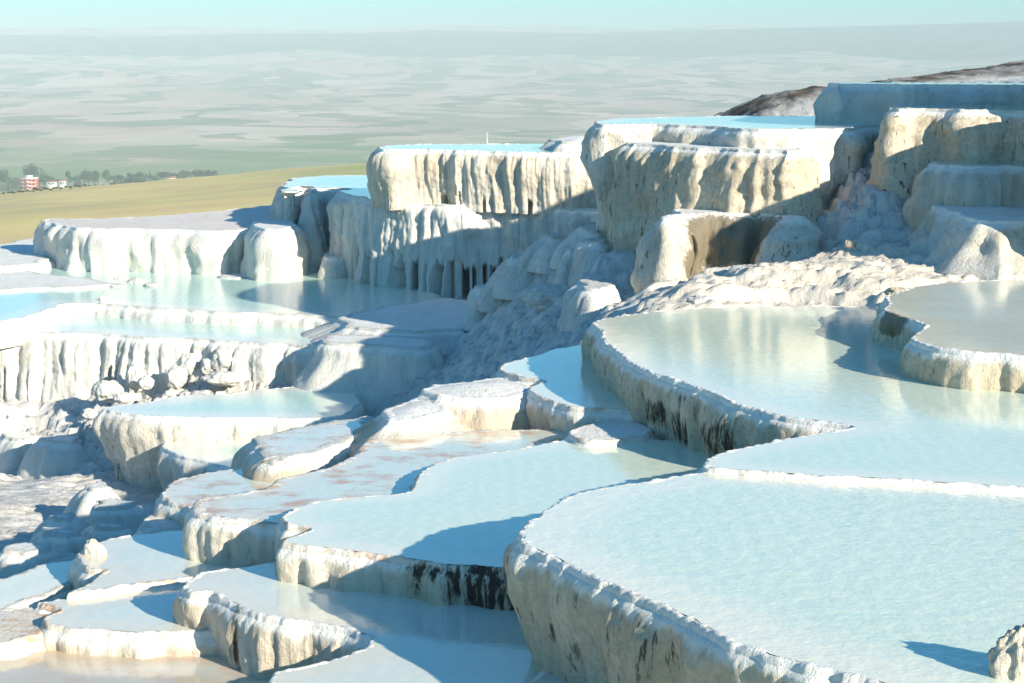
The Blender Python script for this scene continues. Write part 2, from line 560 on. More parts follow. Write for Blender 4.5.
terrace('lower left pool with a straight cream front wall rising from the bottom water',
        [(200, 579), (150, 585), (105, 592), (62, 596), (32, 602), (58, 610), (46, 618), (62, 627), (94, 631), (141, 633), (183, 633), (250, 628), (240, 590)],
        -5.42, -5.95, wallm=M_WALLC, rimm=M_RIMA, rw=.10, inset=.04, water=W_BROWN)
terrace('small white banked pool at the left edge beside the knobbly cream rim',
        [(-40, 592), (0, 577), (54, 560), (85, 556), (92, 570), (62, 590), (20, 606), (-40, 627)],
        -5.6, -6.3, wallm=M_WALLC, rimm=M_WHITE, rw=.25, inset=.03, water=W_MILK)
terrace('cream bank at the left edge stained orange above the bottom pool',
        [(-60, 616), (10, 606), (32, 604), (58, 612), (44, 622), (40, 634), (-10, 646), (-60, 650)],
        -5.5, -5.9, wallm=M_WALLC, rimm=M_RIMA, rw=.2, inset=-.2, water=None, topm=M_RIMA, name='travertine_ledge', cat='ledge')
terrace('bottom left pool reflecting the cream wall and edged with orange algae',
        [(-80, 640), (0, 643), (45, 646), (100, 638), (260, 636), (360, 650), (330, 720), (100, 770), (-120, 770)],
        -5.64, -6.2, wallm=M_WALLC, rimm=M_RIMA, rw=.12, inset=.03, water=water_mat('warm_shallow_water', deep=(.66, .66, .6), shallow=(.72, .6, .44), brown=.5, algae=.35, w=1.4))
# dry cream ledges left of the two lobed pool
terrace('upper rounded cream ledge joining the two lobed pool, half in its shadow',
        [(417, 391), (424, 383), (460, 379), (500, 375), (530, 382), (520, 396), (470, 399), (430, 397)],
        -4.55, -5.1, rnd=0.14, wob=0.12, wallm=M_WALLC, rimm=M_RIM, water=None, rw=.3, inset=-.06, dome=.06, name='travertine_ledge', cat='ledge', flute=.5)
terrace('lower rounded cream ledge sloping down to the algae streaked channel',
        [(373, 414), (384, 404), (415, 397), (440, 397), (456, 406), (452, 415), (420, 421), (392, 422), (376, 420)],
        -4.66, -5.1, rnd=0.14, wob=0.12, wallm=M_WALLC, rimm=M_RIM, water=None, rw=.3, inset=-.3, dome=.06, name='travertine_ledge', cat='ledge', flute=.5)
terrace('low stepped ledge under the front lip of the two lobed pool by the dark hollow',
        [(570, 432), (585, 424), (610, 420), (640, 421), (652, 430), (640, 437), (610, 440), (585, 440)],
        -4.62, -5.2, wallm=M_WALLC, rimm=M_RIMA, water=None, rw=.15, inset=-.1, name='travertine_ledge', cat='ledge', flute=.5)
# left middle level
terrace('blue shaded pool on a tall undercut block at the middle left',
        [(98, 409), (150, 401), (183, 395), (240, 392), (310, 384), (345, 388), (362, 400), (345, 415), (305, 420), (242, 418), (164, 417), (120, 413)],
        -6.05 * KL, -7.4 * KL, rnd=0.09, wob=0.1, crag=0.2, wallm=M_WALL, rimm=M_RIM, rw=.06, inset=.45, water=W_LEFT)
terrace('lower blue shaded step beneath the front of the undercut block',
        [(160, 446), (175, 440), (250, 438), (340, 432), (370, 440), (345, 470), (250, 470), (178, 454)],
        -6.45 * KL, -7.4 * KL, wallm=M_WALL, rimm=M_RIM, rw=.12, inset=.2, water=W_LEFT)
terrace('long turquoise pool at the left with a white draped front wall and dark clefts',
        [(-60, 331), (0, 332), (55, 332.5), (110, 335), (160, 338), (200, 340), (250, 343), (300, 346), (350, 349), (390, 351), (405, 335), (405, 303), (385, 287),
         (300, 274), (200, 266), (100, 264), (40, 266), (-60, 270)],
        -5.45 * KL, -6.9 * KL, rnd=0.09, wob=0.1, crag=0.2, wallm=M_WHITE, rimm=M_WHITE, rw=.10, inset=-.25, flute=1.3, lobe=1.6, water=W_LEFT, caves=(0, 120, .36, .92, .9, .36), dsk=.5, fine=1.)
terrace('back turquoise pool behind a long low white bar, below the draped blocks',
        [(-60, 326), (0, 322), (30, 317), (56, 308), (66, 303.5), (130, 306), (200, 311), (300, 315), (345, 317), (395, 312), (440, 297), (420, 285), (300, 264), (200, 254),
         (100, 254), (40, 256), (-60, 262)],
        -5.2 * KL, -5.7 * KL, rnd=0.09, wob=0.16, wallm=M_WHITE, rimm=M_WHITE, rw=.12, inset=-.05, water=W_LEFT)
terrace('upper white sand flat to the right of the turquoise pools',
        [(335, 323), (345, 313), (380, 305), (440, 297), (500, 308), (480, 328), (400, 331), (352, 329)],
        -5.15 * KL, -5.5 * KL, rnd=0.14, wob=0.16, crag=0.2, wallm=M_WHITE, rimm=M_WHITE, water=None, rw=.4, inset=-.7, name='travertine_ledge', cat='ledge', lobe=.6)
terrace('lower white sand flat ending in the blue shade of the slope',
        [(322, 338), (335, 333), (400, 335), (440, 339), (425, 349), (380, 347), (340, 344)],
        -5.24 * KL, -6.6 * KL, rnd=0.14, wob=0.16, crag=0.25, wallm=M_WHITE, rimm=M_WHITE, water=None, rw=.4, inset=-.7, name='travertine_ledge', cat='ledge', lobe=.6)
terrace('dry white plateau at the far left with a pinkish flat top',
        [(42, 220), (64, 227), (89, 229), (131, 229), (211, 231), (262, 229), (300, 215), (285, 204), (240, 208), (148, 216), (80, 218), (50, 218)],
        -4.2 * KL, -5.5 * KL, rnd=0.14, wob=0.16, crag=0.3, wallm=M_WHITE, rimm=M_RIM, water=None, topm=M_PINK, rw=.2, inset=.0, lobe=1.4, name='travertine_plateau', cat='plateau')
terrace('small white block in shade between the dry plateau and the draped block',
        [(247, 226), (255, 221), (285, 219), (300, 224), (290, 229), (262, 229)],
        -4.05 * KL, -5.5 * KL, rnd=0.14, wob=0.16, crag=0.25, wallm=M_WHITE, rimm=M_RIM, water=None, rw=.15, inset=-.1, name='travertine_block', cat='block')
terrace('wide draped white block with black drip holes along its foot',
        [(280, 188), (285, 180), (300, 176.5), (375, 174.5), (480, 178), (640, 184), (640, 212), (607, 211), (579, 209), (514, 206), (470, 205), (420, 204), (399, 203),
         (365, 199), (345, 195), (334, 193), (341, 188), (325, 188), (309, 191), (305, 186), (297, 189), (288, 191)],
        -3.35 * KL, -5.6 * KL, rnd=0.14, wob=0.16, crag=0.2, wallm=M_WHITE, rimm=M_WHITE, rw=.14, inset=-.1, flute=1.4, lobe=1.8, water=W_LEFT, caves=(355, 548, .52, .84, 1.3, .0), dsk=.36, fine=1.2)
terrace('pale blue block step at the foot of the draped block',
        [(322, 254), (328, 251), (342, 251), (348, 255), (340, 258), (326, 258)],
        -4.75 * KL, -5.5 * KL, wallm=M_WHITE, rimm=M_RIM, water=None, rw=.1, inset=-.05, name='travertine_block', cat='block')
terrace('cream curtained pool on top of the wide draped block',
        [(376, 147), (390, 144.5), (480, 143.5), (600, 143.5), (650, 147), (640, 153), (599, 153), (540, 152), (473, 151), (423, 149.5), (385, 149.5)],
        -2.2 * KL, -3.5 * KL, rnd=0.14, wob=0.16, crag=0.12, wallm=M_WALLC, rimm=M_RIM, rw=.12, inset=.25, flute=1.3, lobe=1.2, caves=(425, 530, .70, .97, .9, .2), dsk=.36, fine=1.6)
terrace('small white mound just behind the curtained pool',
        [(549, 140), (556, 137), (590, 135.5), (606, 138), (592, 142), (560, 142)],
        -2.0 * KL, -2.6 * KL, rnd=0.14, wob=0.16, wallm=M_WHITE, rimm=M_WHITE, water=None, rw=.3, inset=-.2, dome=.06, name='travertine_mound', cat='mound')
for lab, px, z in [
    ('low white shelf at the left edge behind the back turquoise pool', [(-40, 250), (0, 243), (38, 237), (44, 262), (0, 267), (-40, 268)], -6.0),
    ('thin white shelf lying in the back turquoise pool before the dry plateau', [(-30, 273), (20, 269), (60, 275), (100, 280), (130, 284), (60, 287), (0, 290), (-30, 290)], -6.17),
    ('thin pale shelf in the shade under the small white block', [(215, 272), (240, 268), (275, 270), (290, 275), (250, 278), (220, 277)], -6.2)]:
    terrace(lab, px, z, z - .7, wallm=M_WHITE, rimm=M_WHITE, water=None, rw=.4, inset=-.5, lobe=1.5, rnd=.1, wob=.2, name='travertine_shelf', cat='shelf', group='low white shelves in the left pools')
# upper right tiers
terrace('high blue pool with a tall wall tapering inward at the top of the slope',
        [(590, 122), (596, 119.5), (640, 117.5), (700, 116), (838, 116), (900, 117), (905, 124), (882, 125), (838, 128.5), (784, 129), (747, 128.5), (715, 126.5), (689, 125),
         (633, 123.5), (602, 124)],
        -1.55, -3.7, rnd=0.09, wob=0.16, crag=0.25, wallm=M_WALL, rimm=M_WHITE, rw=.14, inset=.35, flute=.9, water=W_LEFT)
terrace('speckled white wall bulging forward under the high blue pool',
        [(606, 140), (640, 136), (720, 136), (775, 139), (797, 143), (801, 148), (792, 151), (770, 150.5), (724, 148.5), (686, 147), (637, 143.5), (612, 142.5)],
        -1.9, -4.6, rnd=0.2, wob=0.24, crag=0.3, wallm=M_WALLG, rimm=M_WHITE, water=None, rw=.2, inset=-.1, lobe=1.0, flute=1.2, dsk=.8, name='travertine_buttress', cat='buttress')
terrace('dark olive stained bulge below the speckled wall',
        [(664, 218), (672, 210), (700, 204), (740, 204), (785, 208), (806, 217), (772, 215), (725, 213), (690, 214), (674, 218)],
        -3.05, -4.6, rnd=0.16, wob=0.24, crag=0.35, wallm=M_WALL, rimm=M_RIM, water=None, rw=.15, inset=-.2, lobe=2.4, name='travertine_buttress', cat='buttress')
terrace('deep blue shaded tier at the upper right edge above the high pool',
        [(835, 84), (839, 82.2), (920, 82), (1024, 82), (1150, 82), (1150, 86), (1024, 84.9), (930, 84.2), (860, 84)],
        -.76, -2.2, rnd=0.16, wob=0.24, crag=0.25, wallm=M_WHITE, rimm=M_RIM, rw=.1, inset=.08, flute=.6, water=W_MILK)
terrace('grey speckled tier below the blue shaded one at the right edge',
        [(888, 106.8), (893, 104.8), (1024, 105), (1180, 106), (1180, 113), (1024, 110.3), (930, 108.6), (895, 108.6)],
        -1.15, -3.0, rnd=0.16, wob=0.24, crag=0.35, wallm=M_WALLG, rimm=M_WHITE, rw=.12, inset=-.12, lobe=1.8, water=W_MILK)
terrace('thin blue pool with a short orange tinted front below the grey speckled tier',
        [(918, 157), (960, 155), (1024, 156), (1140, 157), (1140, 169), (1024, 167), (960, 166), (928, 165)],
        -2.1, -3.3, rnd=0.16, wob=0.24, crag=0.3, wallm=M_WALLC, rimm=M_RIM, rw=.14, inset=-.25, lobe=1.8, water=W_MILK)
terrace('sloping pale ledge at the right edge under the thin blue pool',
        [(935, 206), (952, 200), (1000, 198), (1100, 197), (1130, 210), (1060, 221), (1000, 222), (955, 216)],
        -2.78, -4.0, rnd=0.16, wob=0.24, crag=0.35, wallm=M_WALL, rimm=M_RIM, water=None, rw=.25, inset=-.7, lobe=1.6, name='travertine_ledge', cat='ledge')
# unseen hillside tiers added beyond the right edge to shade the upper right
terrace('tall unseen tier added beyond the right edge to shade the deep blue one',
        None, 1.3, -2.2, wallm=M_WALLG, rimm=M_RIM, rw=.14, inset=.05, water=None,
        xy=[(9.95, 34.8), (11.5, 34.0), (16, 34.5), (16, 43), (12, 43), (10.9, 40)])
terrace('lower unseen tier added beyond the right edge to shade the gully beside the grey tier',
        None, -.7, -4., wallm=M_WALLG, rimm=M_RIM, rw=.14, inset=.05, water=None,
        xy=[(8.7, 30.9), (9.5, 30.2), (13.5, 30.2), (13.5, 34.4), (9.5, 34.4), (9.1, 33.0)])
# little steps on the blue slope
STEPS = [
    (553, 234, 17, 3, 39.5, .4, 'blue shaded step on the slope just under the draped block'),
    (592, 228, 16, 3, 39.3, .5, 'uppermost blue shaded step beside the tapering wall'),
    (596, 240, 11, 3, 38.3, .8, 'tall narrow pale step against the foot of the tapering wall'),
    (575, 248, 12, 3, 38.2, .6, 'short pale step left of the tall narrow one'),
    (528, 254, 20, 4, 39.2, .5, 'wide shaded step halfway up the slope beside the drip holes'),
    (508, 270, 18, 4, 38.8, .5, 'shaded step right of the lowest drip holes'),
    (485, 287, 20, 4, 38.6, .5, 'lowest blue step where the slope meets the white sand flat'),
    (592, 283, 20, 5, 34.6, .6, 'shaded knob with a pale top near the long milky pool'),
]
for (cx_, cy_, wx, wy, Y, h, lab) in STEPS:
    Y = Y * kf(cx_, cy_)
    z = at_y(cx_, cy_, Y)[2]
    pts = [(cx_ + wx * math.cos(a) * (1 + .15 * math.sin(3 * a + cx_)), cy_ - wy * math.sin(a)) for a in np.linspace(0, 2 * math.pi, 11)[:-1]]
    terrace(lab, pts, z, z - h - .35, water=None, wallm=M_SLOPE, rimm=M_SLOPE, topm=M_SLOPE, rw=.3, inset=-.25, lobe=2.2, edge=1.6, rnd=.12, wob=.12, name='travertine_step', cat='step', group='small steps on the slope')
LSTEPS = [
    (98, 485, 18, 5, 29.8, .5, 'white cap like step beside the foot of the undercut block'),
    (108, 503, 22, 5, 28.0, .6, 'shaded flat step below the white cap like one'),
    (62, 515, 20, 5, 27.5, .5, 'sunlit white step left of the grey notch'),
    (58, 531, 26, 6, 26.0, .5, 'broad lumpy white step above the small banked pool'),
    (102, 524, 22, 5, 26.3, .6, 'white step with a grey notch left of the algae pool'),
    (30, 547, 24, 5, 24.8, .5, 'lowest white step at the left edge over the banked pool'),
    (20, 436, 22, 5, 36.0, .6, 'small blue pool step at the left edge under the draped wall'),
    (62, 438, 22, 5, 35.0, .6, 'rounded white step beside the undercut block top'),
]
for (cx_, cy_, wx, wy, Y, h, lab) in LSTEPS:
    Y = Y * kf(cx_, cy_)
    z = at_y(cx_, cy_, Y)[2]
    pts = [(cx_ + wx * math.cos(a) * (1 + .18 * math.sin(3 * a + cx_)), cy_ - wy * math.sin(a)) for a in np.linspace(0, 2 * math.pi, 11)[:-1]]
    terrace(lab, pts, z, z - h - .4, water=W_LEFT if 'pool' in lab.split('step')[0] else None, wallm=M_WHITE, rimm=M_WHITE, rw=.2, inset=-.25, lobe=2.0, edge=1.5, rnd=.12, wob=.1, name='travertine_step', cat='step', group='small steps on the lower left slope')



# ------------------------------------------------------------------ local terrain (travertine slope)
ctrl = []


def c(px, py, Y):
    ctrl.append(at_y(px, py, Y * (kf(px, py) if Y < 56 else 1)))


for a in [(870, 136, 38.5), (850, 160, 37.6), (860, 200, 36), (840, 240, 34.5), (805, 225, 36.3), (800, 268, 33), (740, 278, 31.6), (700, 290, 31.2), (660, 300, 31.2), (770, 258, 32.6), (820, 248, 33),
          (880, 250, 33.2), (930, 225, 34), (960, 250, 32.5), (1024, 230, 33), (1024, 265, 31), (900, 275, 31), (850, 285, 31), (860, 265, 33), (1000, 190, 35), (900, 180, 36.4),
          (600, 245, 37.5), (600, 283, 35), (640, 288, 34), (560, 240, 39.5), (560, 292, 36), (560, 330, 33.5), (520, 272, 38.8), (520, 320, 35.5), (520, 345, 33), (480, 302, 38.5),
          (480, 340, 36), (460, 352, 35.6), (445, 345, 36.8), (455, 366, 34.2), (470, 370, 33), (440, 322, 38.5), (440, 360, 35.6), (420, 378, 34.5), (400, 352, 37.5), (400, 390, 34), (375, 402, 33.6), (580, 217, 41), (540, 243, 41.3),
          (500, 282, 40.3), (610, 303, 33.3), (350, 385, 34.5), (340, 372, 36.3), (350, 440, 31), (430, 385, 32),
          # floor under the long left pool
          (-60, 412, 37), (0, 406, 37), (60, 404, 37), (100, 400, 37), (160, 392, 36.6), (220, 383, 36.3), (280, 378, 36), (320, 376, 36), (60, 415, 35.5), (150, 398, 35),
          # lower left slope
          (-60, 450, 36), (0, 445, 36), (40, 440, 35.5), (85, 430, 35), (0, 500, 32), (60, 480, 33.5), (130, 500, 31), (100, 520, 29), (120, 545, 24.5), (60, 540, 26), (0, 560, 25),
          (30, 552, 25.5), (-60, 540, 28), (150, 505, 29.5), (200, 490, 31), (260, 480, 31), (320, 450, 31.5), (90, 460, 34.5), (0, 470, 34.5),
          # left back flats
          (0, 242, 50), (30, 250, 48), (0, 258, 46.6), (-60, 250, 48), (20, 239, 51), (-60, 239, 51),
          # right back ridge
          (705, 114, 60), (760, 97, 62), (850, 85, 66), (920, 77, 68), (980, 69.5, 70), (1024, 64.5, 72), (1100, 58, 74), (784, 110, 57), (830, 100, 58), (740, 113, 57), (1024, 80, 62),
          (1000, 78, 64), (920, 88, 60)]:
    c(*a)
for x, y, z in [(-20, 60, -9), (-10, 66, -11), (0, 68, -10), (-10, 75, -12), (-25, 45, -10), (-25, 30, -9), (-20, 20, -8), (-12, 12, -7.5), (0, 9, -6.5), (8, 9, -5.5), (14, 15, -4), (16, 25, -3), (18, 35, -1.2),
                (20, 45, -.3), (22, 60, -.2), (0, 85, -12), (-20, 85, -13), (12, 85, -5), (25, 85, -2), (5, 54, -4.5), (5, 66, -6), (12, 50, -2.2), (28, 75, .5)]:
    ctrl.append(np.array([x, y, z], float))
for q, z, zb, raised in TERRACES:
    if raised:      # stands on another terrace, not on the slope
        continue
    k = max(1, len(q) // 10)
    for p in q[::k]:
        ctrl.append(np.array([p[0], p[1], zb + .12]))
ctrl = np.array(ctrl)
# thin out controls that sit on top of one another (keep the earlier, hand-placed ones)
keep = []
for i, p in enumerate(ctrl):
    if all((p[0] - ctrl[j][0]) ** 2 + (p[1] - ctrl[j][1]) ** 2 > .45 ** 2 for j in keep):
        keep.append(i)
ctrl = ctrl[keep]
n_ = len(ctrl)
A = np.zeros((n_ + 3, n_ + 3))
dd = np.sqrt(((ctrl[:, None, :2] - ctrl[None, :, :2]) ** 2).sum(-1))
A[:n_, :n_] = -dd + .35 * np.eye(n_)
A[:n_, n_] = 1; A[:n_, n_ + 1:] = ctrl[:, :2]
A[n_, :n_] = 1; A[n_ + 1:, :n_] = ctrl[:, :2].T
sol = np.linalg.solve(A, np.concatenate([ctrl[:, 2], np.zeros(3)]))


def base_height(x, y):
    out = np.empty(len(x))
    for i in range(0, len(x), 20000):
        xs, ys = x[i:i + 20000], y[i:i + 20000]
        r = np.sqrt((xs[:, None] - ctrl[None, :, 0]) ** 2 + (ys[:, None] - ctrl[None, :, 1]) ** 2)
        out[i:i + 20000] = -r @ sol[:n_] + sol[n_] + sol[n_ + 1] * xs + sol[n_ + 2] * ys
    return out


def terrain_height(x, y):
    z = base_height(x, y)
    near = 1 - sstep(44, 55, y)
    wx = x + .5 * fbm(x * .8, y * .8, 2.2, 3)
    wy = y + .5 * fbm(x * .8, y * .8, 7.7, 3)
    st = .27
    k = z / st + 1.1 * fbm(wx * .5, wy * .5, .3, 3)
    zs = (np.floor(k) + sstep(.35, .75, k - np.floor(k)) - .5) * st - (k - z / st) * st + st * .5
    lf = 1 - .75 * sstep(3.5, 5., -x) * (1 - sstep(40, 43, y))
    fl = sstep(-5.5, -3.5, x) * (1 - sstep(2.2, 3.6, x)) * sstep(28.5, 31, y) * near
    z = z + (zs - z) * (.8 - .5 * fl) * near * lf
    sx = x * .28 + .15 * fbm(x * .6, y * .6, 9.1, 3)
    z += fl * .42 * (np.abs(fbm(sx, y * 1.7 + .4 * fbm(x * .4, y * .4, 3.9, 2), 2.7, 4, .6)) - .15)
    z -= fl * .10 * sstep(.25, .6, perlin(x * 1.1, y * 3.4, 6.2))
    z += .16 * (1 - .6 * fl) * (np.abs(fbm(wx * .7, wy * 1.6, 4.4, 4)) - .2) * 1.2
    z += .19 * (np.abs(fbm(wx * .7 + .6 * y, wy * 2.6, 1.2, 4)) - .2) * near * lf
    z += .06 * fbm(wx * 1.5, wy * 7, 1.2, 4)
    z += .075 * (.4 + .6 * lf) * fbm(x * 4.5, y * 4.5, 1.9, 5, .6)
    calm = (1 - .8 * sstep(1.5, 3., x) * (1 - sstep(33, 35, y))) * (1 - .85 * sstep(3.5, 5., -x) * (1 - sstep(40, 43, y)))
    cr = np.abs(fbm(wx * 1.3 + .9 * y, wy * 3.4, 8.8, 5, .6))
    z -= .16 * (1 - sstep(.0, .10, cr)) * near * calm * (1 - .6 * fl)
    z += .035 * fbm(x * 13, y * 13, 4.9, 3, .6) * near * calm
    ru = sstep(1.5, 3., x) * (1 - sstep(34, 36, y)) * sstep(28, 30, y)
    z += .15 * ru * (np.abs(fbm(x * .9, y * .7, 5.5, 5, .55)) - .1)
    return z


def build_terrain():
    xs = np.concatenate([np.arange(-24, -9, .12), np.arange(-9, 10, .048), np.arange(10, 27, .12)])
    ys = np.concatenate([np.arange(10, 24, .1), np.arange(24, 46, .055), np.arange(46, 86, .16)])
    X, Y = np.meshgrid(xs, ys)
    x, y = X.ravel(), Y.ravel()
    z = terrain_height(x, y)
    for q, zt, zb, raised in TERRACES:
        m = (x > q[:, 0].min()) & (x < q[:, 0].max()) & (y > q[:, 1].min()) & (y < q[:, 1].max())
        idx = np.where(m)[0]
        if len(idx) == 0:
            continue
        st = max(1, len(q) // 160)
        ins = idx[inside(np.column_stack([x[idx], y[idx]]), q[::st])]
        z[ins] = np.minimum(z[ins], zt - .22)
    V = np.column_stack([x, y, z])
    # brown scrubby crest at the right back
    px = CX + F * x / y
    crest = np.interp(px, [690, 760, 850, 920, 980, 1040, 1200], [60, 62, 66, 68, 70, 72, 75])
    scrub = sstep(-8.5, -4.0, y - crest + 3.2 * fbm(x * .5, y * .25, 3.3, 3)) * sstep(52, 56, y)
    scrub = scrub * sstep(0, 4, x) * (.55 + .45 * np.clip(fbm(x * 1.2, y * .6, 2.2, 4) * 3 + .5, 0, 1))
    at = {'dark': np.zeros(len(V)), 'olive': stain_attr(V, STAINS_OLIVE), 'scrub': scrub, 'warm': sstep(1.5, 3.5, x) * (1 - sstep(34.0, 35.5, y)) * (.35 + .65 * np.clip(fbm(x * .8, y * .8, 6.6, 3) * 2 + .6, 0, 1))}
    o = mesh_np('travertine_hillside', V, [grid_faces(len(ys), len(xs), False)], M_GROUND, None, None, at)
    tag(o, kind='structure')
    return o


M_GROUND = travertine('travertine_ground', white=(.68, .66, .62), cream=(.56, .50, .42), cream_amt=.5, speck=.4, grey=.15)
_t = M_GROUND.node_tree
_p = next(n for n in _t.nodes if n.type == 'BSDF_PRINCIPLED')
_src = _p.inputs['Base Color'].links[0].from_socket
_mx = _t.nodes.new('ShaderNodeMix'); _mx.data_type = 'RGBA'
_at = _t.nodes.new('ShaderNodeAttribute'); _at.attribute_name = 'scrub'
_t.links.new(_at.outputs['Fac'], _mx.inputs[0])
_mw = _t.nodes.new('ShaderNodeMix'); _mw.data_type = 'RGBA'
_aw = _t.nodes.new('ShaderNodeAttribute'); _aw.attribute_name = 'warm'
_t.links.new(_aw.outputs['Fac'], _mw.inputs[0])
_t.links.new(_src, _mw.inputs[6])
_mw.inputs[7].default_value = (.80, .69, .55, 1)
_t.links.new(_mw.outputs[2], _mx.inputs[6])
_mx.inputs[7].default_value = (.10, .075, .05, 1)
_t.links.new(_mx.outputs[2], _p.inputs['Base Color'])
build_terrain()


# ------------------------------------------------------------------ lumps at the foot of the left wall
def boulder(label, px, py, Y, w, h, seed, mat=M_WHITE, name='travertine_lump', cat='lump', group='rounded lumps at the foot of the draped wall', dep=.8):
    c0 = at_y(px, py, Y)
    s = Y / F
    rx, rz = w * s / 2, h * s / 2
    nu, nv = 72, 40
    u = np.linspace(0, 2 * np.pi, nu + 1)[:-1]
    v = np.linspace(-.5 * np.pi, .5 * np.pi, nv)
    U, Vv = np.meshgrid(u, v)
    D = np.stack([np.cos(Vv) * np.cos(U), np.cos(Vv) * np.sin(U), np.sin(Vv)], -1)
    r = 1 + .34 * fbm(D[..., 0] * 1.5 + seed, D[..., 1] * 1.5, D[..., 2] * 1.5, 3) + .20 * fbm(D[..., 0] * 4.5 + seed, D[..., 1] * 4.5, D[..., 2] * 1.6, 4, .6)
    V = (D * r[..., None] * np.array([rx, rx * dep, rz])).reshape(-1, 3) + c0
    at = {'dark': np.zeros(len(V)), 'olive': np.zeros(len(V))}
    o = mesh_np(name, V, [grid_faces(nv, nu, True)], mat, None, c0, at)
    return tag(o, label, cat, group)


for i, (px, py, Y, w, h, lab) in enumerate([
    (108, 391, 36.2, 30, 22, 'round white lump under the dark cleft of the draped wall'),
    (137, 378, 36.5, 20, 28, 'tall narrow white lump right of the dark cleft'),
    (123, 398, 35.6, 20, 12, 'small low white lump in front of the round one'),
    (176, 377, 36.4, 22, 24, 'white lump standing in the wall shadow with a grooved front'),
    (190, 364, 36.9, 26, 24, 'smooth white lump directly behind the grooved one'),
    (209, 366, 36.6, 16, 18, 'smallest upright white lump left of the spiky cluster'),
    (228, 361, 36.6, 34, 30, 'spiky white cluster against the blue shaded wall'),
    (224, 378, 36.0, 40, 14, 'low grooved white mound in front of the spiky cluster'),
    (90, 414, 35.0, 16, 12, 'small ribbed white lump near the corner of the undercut block'),
    (146, 383, 36.0, 16, 14, 'little white lump leaning on the tall narrow one')]):
    boulder(lab, px, py, Y * KL, w, h, i * 3.7 + 1)
for i, (px, py, Y, w, h, lab) in enumerate([
    (121, 279, 53.5, 16, 6, 'leftmost small bluish rock in the back turquoise pool'),
    (137, 282, 52.6, 20, 8, 'largest bluish rock in the back turquoise pool'),
    (153, 285, 51.8, 18, 5, 'flat bluish rock right of the largest one in the back turquoise pool'),
    (103, 299, 48.8, 9, 6, 'lone little rock standing just behind the low white bar')]):
    boulder(lab, px, py, Y, w, h, i * 2.9 + 80, M_WHITE, 'pool_rock', 'rock', 'rocks in the back turquoise pool')
boulder('big rounded cream rock at the bottom right corner of the largest pool', 1024, 668, 12.35, 70, 84, 41.3, M_WALL, 'travertine_rock', 'rock', None)
boulder('large smooth shaded bulge in the middle of the blue slope', 549, 297, 38.6, 50, 26, 17.2, M_SLOPE, 'travertine_rock', 'rock', None)
boulder('small white rock on the slope behind the far edge of the long milky pool', 702, 302, 31.2, 30, 14, 12.2, M_WHITE, 'travertine_rock', 'rock', None)
boulder('grey white rock at the far corner of the raised right pool', 898, 292, 29.2, 26, 10, 19.2, M_WALLG, 'travertine_rock', 'rock', None)
boulder('dark topped little rock crowning the rugged white slope', 850, 244, 33.9, 12, 9, 29.2, M_WALLG, 'travertine_rock', 'rock', None)
boulder('flat pinkish rock breaking the algae channel beside the central pool', 425, 478, 21.6, 22, 9, 33.0, M_RIMA, 'travertine_rock', 'rock', None)
boulder('knobbly cream rock standing at the rim of the lower left pool', 94, 556, 20.6, 24, 32, 35.0, M_WALLC, 'travertine_rock', 'rock', None)

# ------------------------------------------------------------------ golden hill, valley, mountains
def ground_mat(name, a, b, cc, sc, extra=None):
    m = bpy.data.materials.new(name)
    t = NT(m)
    P = t.coords()
    n1 = t.noise(t.coords((1, .45, 1)), sc, 5, .6)
    n2 = t.noise(P, sc * 5, 5, .6)
    col = t.mix(t.ramp(n1, .38, .62), a, b)
    col = t.mix(t.ramp(n2, .42, .68, 0, .7), col, cc)
    t.out(col, .95, None, .05)
    return m


M_GOLD = ground_mat('dry_grass', (.80, .62, .28), (.50, .50, .19), (.64, .47, .27), .010)
hc = []
for (px, py, Y) in [(-80, 246, 95), (0, 244, 100), (120, 226, 110), (250, 212, 115), (0, 225, 180), (0, 210, 300), (0, 198, 480), (120, 212, 180), (120, 200, 320), (120, 188, 560), (60, 194, 520),
                    (250, 200, 200), (250, 186, 330), (250, 176, 560), (370, 176, 300), (370, 164, 520), (500, 172, 300), (500, 160, 520), (800, 150, 400), (1024, 140, 400), (-200, 205, 480),
                    (-300, 240, 120)]:
    hc.append(at_y(px, py, Y))
for x, y, z in [(-300, 900, -118), (0, 900, -112), (300, 900, -100), (-500, 500, -90), (-400, 200, -80), (-60, 60, -16), (0, 70, -11), (40, 70, -8), (200, 200, -10), (400, 500, -60), (-100, 20, -30),
                (60, 20, -8), (0, -30, -12), (-120, -60, -40), (120, -60, -6), (-650, 0, -118), (650, 0, -40), (700, 700, -90), (0, 1050, -121), (-400, 1050, -121), (500, 1050, -118)]:
    hc.append(np.array([x, y, z], float))
hc = np.array(hc)
nh = len(hc)
A = np.zeros((nh + 3, nh + 3))
dd = np.sqrt(((hc[:, None, :2] - hc[None, :, :2]) ** 2).sum(-1))
A[:nh, :nh] = -dd + .5 * np.eye(nh)
A[:nh, nh] = 1; A[:nh, nh + 1:] = hc[:, :2]; A[nh, :nh] = 1; A[nh + 1:, :nh] = hc[:, :2].T
hs = np.linalg.solve(A, np.concatenate([hc[:, 2], np.zeros(3)]))
VALLEY = -120.0


def hill_height(x, y):
    x = np.atleast_1d(np.asarray(x, float)); y = np.atleast_1d(np.asarray(y, float))
    r = np.sqrt((x[:, None] - hc[None, :, 0]) ** 2 + (y[:, None] - hc[None, :, 1]) ** 2)
    z = -r @ hs[:nh] + hs[nh] + hs[nh + 1] * x + hs[nh + 2] * y
    z = z + 1.2 * fbm(x * .02, y * .012, .5, 4) * np.clip(y / 200, 0, 1)
    loc = (x > -24) & (x < 27) & (y > 10) & (y < 84)
    z = np.where(loc, np.minimum(z, -14), z)
    return z


